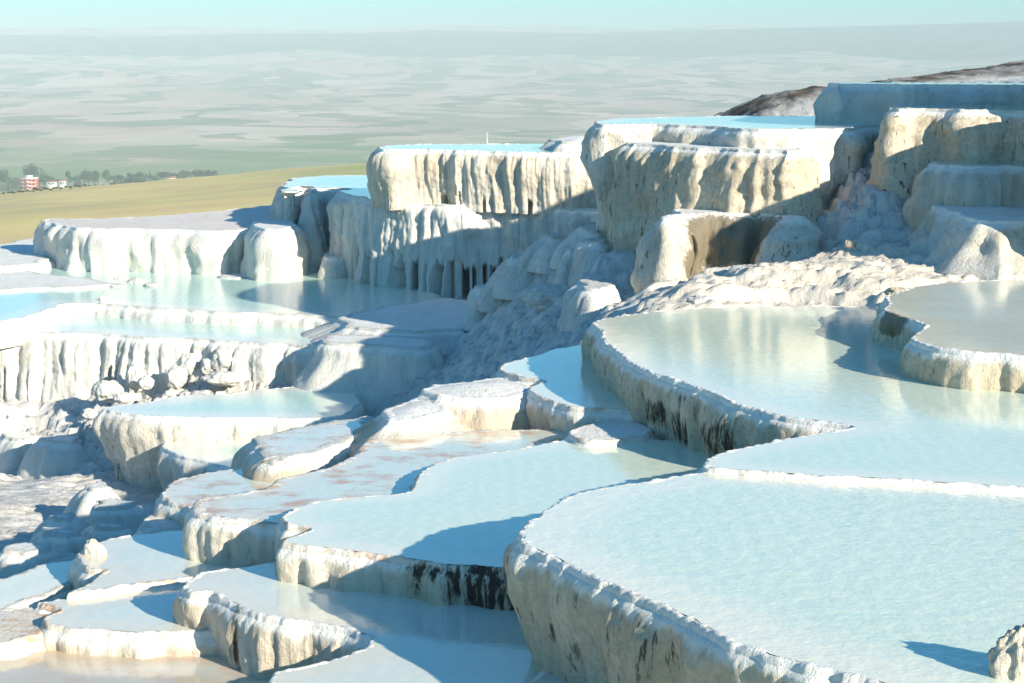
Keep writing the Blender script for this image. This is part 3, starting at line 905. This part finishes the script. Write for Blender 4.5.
xs = np.concatenate([np.arange(-800, -160, 16), np.arange(-160, 160, 4), np.arange(160, 801, 16)])
ys = np.concatenate([np.arange(-200, 60, 12), np.arange(60, 700, 5), np.arange(700, 1200, 14)])
X, Y = np.meshgrid(xs, ys)
z = hill_height(X.ravel(), Y.ravel())
z = np.maximum(z, VALLEY - 6)
tag(mesh_np('grassy_hill', np.column_stack([X.ravel(), Y.ravel(), z]), [grid_faces(len(ys), len(xs), False)], M_GOLD), kind='structure')


def valley_mat():
    m = bpy.data.materials.new('valley_fields')
    t = NT(m)
    P = t.coords()
    v = t.n('ShaderNodeTexVoronoi')
    v.inputs['Scale'].default_value = .0058
    wn = t.n('ShaderNodeTexNoise')
    wn.inputs['Scale'].default_value = .0035
    wn.inputs['Detail'].default_value = 5
    t.l(P, wn.inputs['Vector'])
    wm = t.n('ShaderNodeVectorMath', operation='MULTIPLY_ADD')
    t.l(wn.outputs['Color'], wm.inputs[0])
    wm.inputs[1].default_value = (420, 300, 0)
    t.l(t.coords((1, .45, 0)), wm.inputs[2])
    t.l(wm.outputs[0], v.inputs['Vector'])
    sep = t.n('ShaderNodeSeparateColor')
    t.l(v.outputs['Color'], sep.inputs[0])
    n1 = t.noise(P, .0006, 5, .6)
    n2 = t.noise(t.coords((1, .6, 1)), .006, 6, .7)
    col = t.mix(t.ramp(sep.outputs[0], .35, .65), (.30, .30, .20), (.58, .41, .33))
    col = t.mix(t.ramp(sep.outputs[1], .6, .8), col, (.78, .58, .48))
    col = t.mix(t.ramp(n1, .42, .62, 0, .6), col, (.50, .38, .32))
    col = t.mix(t.ramp(n2, .5, .7, 0, .55), col, (.20, .22, .15))
    n3 = t.noise(t.coords((1, .4, 1)), .0022, 6, .7)
    col = t.mix(t.ramp(n3, .44, .62, 0, .8), col, (.66, .42, .34))
    v2 = t.n('ShaderNodeTexVoronoi')
    v2.inputs['Scale'].default_value = .0125
    t.l(wm.outputs[0], v2.inputs['Vector'])
    s2 = t.n('ShaderNodeSeparateColor')
    t.l(v2.outputs['Color'], s2.inputs[0])
    col = t.mix(t.ramp(s2.outputs[0], .62, .7, 0, .6), col, (.74, .56, .46))
    col = t.mix(t.ramp(s2.outputs[1], .66, .74, 0, .65), col, (.13, .18, .09))
    # greener near the foot of the hill
    g = t.n('ShaderNodeNewGeometry')
    ln = t.n('ShaderNodeVectorMath', operation='LENGTH')
    t.l(g.outputs['Position'], ln.inputs[0])
    nr = t.ramp(ln.outputs['Value'], 1500, 3300, .95, 0)
    col = t.mix(t.math('MULTIPLY', nr, t.ramp(n2, .3, .55)), col, (.18, .29, .11))
    t.out(col, .95, None, .03)
    return m


def polar_sheet(name, r, a0, a1, na, zf, mat):
    th = np.linspace(a0, a1, na)
    R, T = np.meshgrid(r, th, indexing='ij')
    x, y = R * np.sin(T), R * np.cos(T)
    z = zf(x.ravel(), y.ravel(), R.ravel())
    return mesh_np(name, np.column_stack([x.ravel(), y.ravel(), z]), [grid_faces(len(r), na, False)[:, ::-1]], mat)


M_VALLEY = valley_mat()


def vz(x, y, r):
    rise = np.maximum(0, (r - 3500) / 6000) ** 1.5 * 140
    hills = sstep(2800, 6500, r) * 62 * (fbm(x * .0012, y * .0012, 1.1, 5, .55))
    return VALLEY + rise + hills * (1 - .0) + 0 * x


tag(polar_sheet('valley_floor', np.concatenate([np.linspace(0, 2000, 20), np.geomspace(2100, 11500, 150)]), -math.pi, math.pi, 361, vz, M_VALLEY), kind='structure')
M_MOUNT = ground_mat('mountain_side', (.10, .11, .08), (.05, .07, .05), (.26, .20, .15), .0016)


def mz(x, y, r):
    px = CX + F * x / np.maximum(y, 1)
    ridge_y = np.interp(px, [-400, 0, 120, 260, 380, 430, 520, 600, 700, 820, 940, 1024, 1400], [33, 36, 37, 34, 33, 30.5, 32.5, 33.5, 30, 28, 25, 22.5, 15])
    top = (45 - ridge_y) / F * 9800
    t = sstep(7200, 9800, r)
    base = vz(x, y, r) - 8
    n = fbm(x * .001, y * .001, 6.1, 5)
    z = base + (top - base) * t + 42 * n * t * (1 - t) * 2
    z = np.where(r > 9800, top - (r - 9800) * .06, z)
    return z


tag(polar_sheet('far_mountains', np.linspace(7000, 11000, 70), -.9, .9, 420, mz, M_MOUNT), kind='structure')


# ------------------------------------------------------------------ trees, house and small things in the valley
M_LEAF = [ground_mat('leaf_green_%s' % k, c1, c2, c3, .6) for k, (c1, c2, c3) in {
    'dark': ((.045, .075, .04), (.06, .09, .045), (.04, .06, .035)),
    'mid': ((.08, .11, .045), (.10, .12, .06), (.06, .085, .04))}.items()]
M_BARK = ground_mat('tree_bark', (.10, .075, .05), (.13, .10, .07), (.07, .05, .04), 2.)


def crown_mesh(seed, shape):
    r = np.random.default_rng(seed)
    V, Fc = [], []
    nblob = {'round': 9, 'tall': 8, 'cypress': 7}[shape]
    for b in range(nblob):
        if shape == 'round':
            cb = r.normal(0, 1, 3) * np.array([.24, .24, .16]) + np.array([0, 0, .60])
            rad = r.uniform(.16, .28)
        elif shape == 'tall':
            cb = r.normal(0, 1, 3) * np.array([.12, .12, .0]) + np.array([0, 0, r.uniform(.3, .85)])
            rad = r.uniform(.12, .2)
        else:
            t = b / nblob
            cb = np.array([0, 0, .15 + .8 * t]); rad = .11 * (1.1 - t) + .02
        for k in range(110):
            d = r.normal(size=3); d /= np.linalg.norm(d)
            p = cb + d * rad * r.uniform(.55, 1.08)
            u = np.cross(d, r.normal(size=3)); u /= np.linalg.norm(u) + 1e-6
            w = np.cross(d, u)
            w = w * .8 + d * r.uniform(-.5, .5)
            s = r.uniform(.022, .045)
            i = len(V)
            V += [p - u * s, p + w * s, p + u * s, p - w * s]
            Fc.append([i, i + 1, i + 2, i + 3])
    return np.array(V), np.array(Fc)


def trunk_mesh():
    V, Fc = [], []
    def limb(p, q, r0, r1):
        p, q = np.array(p, float), np.array(q, float)
        d = (q - p) / np.linalg.norm(q - p)
        u = np.cross(d, [0.3, .9, .2]); u /= np.linalg.norm(u); w = np.cross(d, u)
        i = len(V)
        for (o, rr) in ((p, r0), (q, r1)):
            for k in range(7):
                a = 2 * math.pi * k / 7
                V.append(o + rr * (math.cos(a) * u + math.sin(a) * w))
        for k in range(7):
            Fc.append([i + k, i + (k + 1) % 7, i + 7 + (k + 1) % 7, i + 7 + k])
    limb((0, 0, -.02), (.01, 0, .4), .035, .024)
    limb((.01, 0, .38), (-.14, .03, .62), .02, .008)
    limb((.01, 0, .38), (.15, -.05, .66), .02, .008)
    limb((.01, 0, .39), (.02, .08, .75), .02, .008)
    return np.array(V), np.array(Fc)


TRUNK = None
CROWNS = {}


def tree(label, px, py, Y, h, w, shape, mi, seed, name='valley_tree', cat='tree', group='trees along the foot of the hill', ground=None):
    global TRUNK
    p = at_y(px, py, Y)
    if ground is not None:
        p[2] = ground(p[0], p[1])
    s = Y / F
    H, Wd = h * s, w * s
    root = empty(name, p, label, cat, group)
    root.scale = (Wd, Wd, H)
    root.rotation_euler = (0, 0, seed * 1.3)
    key = (shape, seed % 4, mi)
    if key not in CROWNS:
        V, Fc = crown_mesh(seed % 4 + 10 * len(shape), shape)
        CROWNS[key] = mesh_np('crown', V, [Fc], M_LEAF[mi], root, None, None, False)
    else:
        o = CROWNS[key].copy(); link(o, root)
    if TRUNK is None:
        V, Fc = trunk_mesh()
        TRUNK = mesh_np('trunk', V, [Fc], M_BARK, root)
    else:
        link(TRUNK.copy(), root)
    return root


T_LIST = [
    (4, 188, 30, 18, 'round', 'dark tree cut by the left picture edge behind the hill'),
    (13, 187, 20, 22, 'round', 'low tree left of the red house'),
    (33, 181, 27, 24, 'round', 'tall rounded tree rising just behind the red house'),
    (44, 184, 18, 16, 'round', 'tree behind the right corner of the red house'),
    (55, 185, 13, 18, 'round', 'low tree right of the red house'),
    (69, 183, 20, 11, 'tall', 'slender pointed tree midway between house and big twin crowns'),
    (62, 185, 12, 12, 'round', 'small tree just left of the slender pointed one'),
    (78, 186, 11, 14, 'round', 'small tree just right of the slender pointed one'),
    (89, 183, 22, 20, 'round', 'left one of the big twin crowns'),
    (98, 183, 24, 18, 'round', 'middle crown of the tallest clump'),
    (106, 183, 22, 12, 'tall', 'right hand narrow crown of the tallest clump'),
    (118, 185, 12, 14, 'round', 'low tree right of the tallest clump'),
    (128, 184, 14, 20, 'round', 'dark tree in the long low row'),
    (140, 184, 15, 22, 'round', 'widest dark tree in the long low row'),
    (150, 183, 22, 7, 'cypress', 'thin dark cypress standing out of the row'),
    (156, 183, 13, 14, 'round', 'tree right of the thin cypress'),
    (181, 181, 18, 14, 'round', 'tree right of the small pale house'),
    (190, 181, 10, 14, 'round', 'low bushy tree next to the one by the pale house'),
    (226, 178, 9, 12, 'round', 'lone tree farther right above the hill crest'),
    (236, 177, 6, 12, 'round', 'little tree beside the white shed'),
    (268, 173, 7, 10, 'round', 'last small tree on the right above the hill crest'),
]
for i, (px, py, h, w, shp, lab) in enumerate(T_LIST):
    tree(lab, px, py + 4, 1640 + 14 * (i % 5), h * .85, w * .85, shp, i % 3 == 1 and 1 or 0, i)
for i, px in enumerate([20, 40, 50, 60, 74, 84, 114, 122, 134, 145, 161, 167, 174, 186, 196, 204, 213]):
    tree('low dark tree in the continuous row along the foot of the hill', px, 188 - .045 * px, 1660 + 9 * (i % 4), 8 + 3 * ((i * 7) % 3) / 2, 13 + (i * 5) % 6, 'round', 0, i + 2)
gh = lambda x, y: float(hill_height([x], [y])[0]) - .1
for i, (px, py, Y, h, w, lab) in enumerate([
    (95, 186, 560, 6, 7, 'left of three round bushes on the hill edge'),
    (104, 185, 560, 7, 6, 'middle of three round bushes on the hill edge'),
    (112, 184, 560, 8, 7, 'right of three round bushes on the hill edge'),
    (10, 190, 520, 5, 6, 'bush at the hill edge below the low tree'),
    (35, 194, 500, 5, 8, 'bush on the slope below the red house'),
    (46, 193, 500, 5, 6, 'second bush below the red house, nearer its right corner'),
    (55, 191, 500, 5, 6, 'bush on the slope right of the red house'),
    (140, 183, 560, 6, 12, 'flat dark bush on the crest under the dark row'),
]):
    tree(lab, px, py, Y, h, w, 'round', 1, i + 3, 'hill_bush', 'bush', 'bushes on the golden hill', gh)
# rows of young olives on the hill shoulder
k = 0
for row in range(4):
    for j in range(9):
        px = 4 + j * 9.5 + row * 5
        Y = 430 + row * 26
        py = 196
        x = at_y(px, py, Y)[0]
        o = tree('grey green young olive in the planted rows on the hill shoulder', px, py, Y, 3.2, 4.2, 'round', 1, k, 'young_olive', 'olive tree', 'young olives in rows on the hill', gh)
        k += 1


def plain(name, col, rough=.8):
    m = bpy.data.materials.new(name)
    t = NT(m)
    n = t.noise(t.coords(), .8, 4)
    t.out(t.mix(t.ramp(n, .3, .7, 0, .3), col, tuple(.75 * v for v in col)), rough)
    return m


M_RED, M_CREAMW, M_ROOF, M_GLASS, M_PALE = plain('red_render', (.55, .13, .08)), plain('white_plaster', (.72, .68, .62)), plain('tile_roof', (.32, .13, .08)), plain('dark_glass', (.03, .04, .05), .15), plain('pale_plaster', (.66, .62, .56))


def boxes(name, lst, mat, parent):
    V, Fc = [], []
    for (x0, x1, y0, y1, z0, z1) in lst:
        i = len(V)
        V += [(x0, y0, z0), (x1, y0, z0), (x1, y1, z0), (x0, y1, z0), (x0, y0, z1), (x1, y0, z1), (x1, y1, z1), (x0, y1, z1)]
        Fc += [[i, i + 3, i + 2, i + 1], [i + 4, i + 5, i + 6, i + 7], [i, i + 1, i + 5, i + 4], [i + 1, i + 2, i + 6, i + 5], [i + 2, i + 3, i + 7, i + 6], [i + 3, i, i + 4, i + 7]]
    return mesh_np(name, V, [Fc], mat, parent, None, None, False)


p = at_y(28, 190, 1560)
house = empty('apartment_house', p, 'red three storey house with pale balconies among the far trees', 'house')
sc_ = 1560 / F
W_, Hs = 16 * sc_, 2.9
boxes('wall', [(-W_ / 2, W_ / 2, 0, 11, -4, Hs * 3)], M_RED, house)
boxes('roof', [(-W_ / 2 - .5, W_ / 2 + .5, -.6, 11.5, Hs * 3, Hs * 3 + .6), (-2.5, 2.5, 3, 8, Hs * 3 + .6, Hs * 3 + 2.4)], M_CREAMW, house)
for f in range(3):
    boxes('floor_band', [(-W_ / 2 - .1, W_ / 2 + .1, -.25, -.02, f * Hs - .2, f * Hs + .25)], M_CREAMW, house)
    for j in range(4):
        x = -W_ / 2 + W_ * (j + .5) / 4
        w = boxes('window', [(x - .9, x + .9, -.12, -.01, f * Hs + .8, f * Hs + 2.2)], M_GLASS, house)
        boxes('sill', [(x - 1.1, x + 1.1, -.16, -.01, f * Hs + .7, f * Hs + .88)], M_CREAMW, w)
    boxes('balcony', [(-1.6, 1.6, -1.5, -.26, f * Hs + .3, f * Hs + 1.1)], M_CREAMW, house)


def hut(label, px, py, Y, w, h, wallm, name='small_house'):
    p = at_y(px, py, Y)
    s = Y / F
    r = empty(name, p, label, 'house', 'small houses in the valley')
    a, b = w * s / 2, h * s
    boxes('wall', [(-a, a, 0, a * 1.3, -6, b)], wallm, r)
    V = [(-a - .4, -.4, b), (a + .4, -.4, b), (a + .4, a * 1.3 + .4, b), (-a - .4, a * 1.3 + .4, b), (-a - .4, a * .65, b + b * .45), (a + .4, a * .65, b + b * .45)]
    mesh_np('roof', V, [np.array([[0, 1, 5, 4], [2, 3, 4, 5]]), np.array([[1, 2, 5], [3, 0, 4]])], M_ROOF, r, None, None, False)
    boxes('window', [(-a * .6, -a * .25, -.08, -.01, b * .35, b * .75), (a * .25, a * .6, -.08, -.01, b * .35, b * .75)], M_GLASS, r)
    boxes('door', [(-a * .12, a * .12, -.09, -.02, 0, b * .7)], M_GLASS, r)
    return r


hut('small pale house with a low roof between the tree row and the hill crest', 171, 182, 1650, 9, 4, M_PALE)
hut('low cream house just right of the red house', 51, 185, 1600, 10, 3, M_PALE)
hut('second low cream house right of the red one, beside the slender tree', 62, 185, 1620, 7, 4, M_CREAMW)
hut('white shed near the right end of the tree line', 247, 177, 1700, 6, 3, M_CREAMW, 'white_shed')
# lattice mast far out on the plain
p = at_y(487, 142, 2400)
mast = empty('radio_mast', p, 'thin pale mast standing on the plain behind the curtained pool', 'mast')
V, Fc = [], []
for zz, r in ((-10, 1.2), (12, .5)):
    for k in range(4):
        V.append((r * math.cos(k * math.pi / 2), r * math.sin(k * math.pi / 2), zz))
mesh_np('tower', V, [np.array([[k, (k + 1) % 4, 4 + (k + 1) % 4, 4 + k] for k in range(4)])], M_CREAMW, mast, None, None, False)
boxes('platform', [(-1.4, 1.4, -1.4, 1.4, 8, 8.6)], M_CREAMW, mast)

# ------------------------------------------------------------------ haze
HB = 14000
V = [(-HB, -HB, -135), (HB, -HB, -135), (HB, HB, -135), (-HB, HB, -135), (-HB, -HB, 130), (HB, -HB, 130), (HB, HB, 130), (-HB, HB, 130)]
mh = bpy.data.materials.new('pale_haze')
mh.use_nodes = True
mh.node_tree.nodes.clear()
pv = mh.node_tree.nodes.new('ShaderNodeVolumePrincipled')
pv.inputs['Color'].default_value = (.64, .77, .775, 1)
pv.inputs['Density'].default_value = 2.2e-4
pv.inputs['Anisotropy'].default_value = -.2
mo = mh.node_tree.nodes.new('ShaderNodeOutputMaterial')
mh.node_tree.links.new(pv.outputs[0], mo.inputs['Volume'])
hz = mesh_np('haze', V, [np.array([[0, 3, 2, 1], [4, 5, 6, 7], [0, 1, 5, 4], [1, 2, 6, 5], [2, 3, 7, 6], [3, 0, 4, 7]])], mh, None, None, None, False)
tag(hz, kind='stuff')

# ------------------------------------------------------------------ light
EL = math.radians(20)
az = Vector((.67, -.74)).normalized()
to_sun = Vector((az.x * math.cos(EL), az.y * math.cos(EL), math.sin(EL)))
sun = bpy.data.lights.new('sun', 'SUN')
sun.energy = 4.8
sun.angle = math.radians(.5)
sun.color = (1, .91, .75)
so = bpy.data.objects.new('sun', sun)
link(so)
so.rotation_euler = to_sun.to_track_quat('Z', 'Y').to_euler()
w = bpy.data.worlds.new('World')
scene.world = w
w.use_nodes = True
nt = w.node_tree
nt.nodes.clear()
sk = nt.nodes.new('ShaderNodeTexSky')
sk.sky_type = 'NISHITA'
sk.sun_disc = False
sk.sun_elevation = EL
sk.sun_rotation = math.atan2(az.x, az.y)
sk.altitude = 300
sk.air_density = 1.0
sk.dust_density = .4
sk.ozone_density = 3.5
bg = nt.nodes.new('ShaderNodeBackground')
bg.inputs['Strength'].default_value = .092
wo = nt.nodes.new('ShaderNodeOutputWorld')
tint = nt.nodes.new('ShaderNodeVectorMath')
tint.operation = 'MULTIPLY'
tint.inputs[1].default_value = (.37, .95, 1.12)
nt.links.new(sk.outputs[0], tint.inputs[0])
nt.links.new(tint.outputs[0], bg.inputs[0])
nt.links.new(bg.outputs[0], wo.inputs[0])

# ------------------------------------------------------------------ camera and render
cam = bpy.data.cameras.new('camera')
cam.sensor_width = 36
cam.lens = F / 1024 * 36
cam.clip_start = .5
cam.clip_end = 90000
co = bpy.data.objects.new('camera', cam)
link(co)
co.location = (0, 0, 0)
co.rotation_euler = (math.radians(90) - PITCH, 0, 0)
scene.camera = co
vs = scene.view_settings
vs.view_transform = 'Standard'
vs.look = 'None'
vs.exposure = .93
vs.gamma = 1
scene.cycles.use_denoising = True
scene.cycles.max_bounces = 6
scene.cycles.volume_bounces = 0
scene.cycles.sample_clamp_indirect = 8
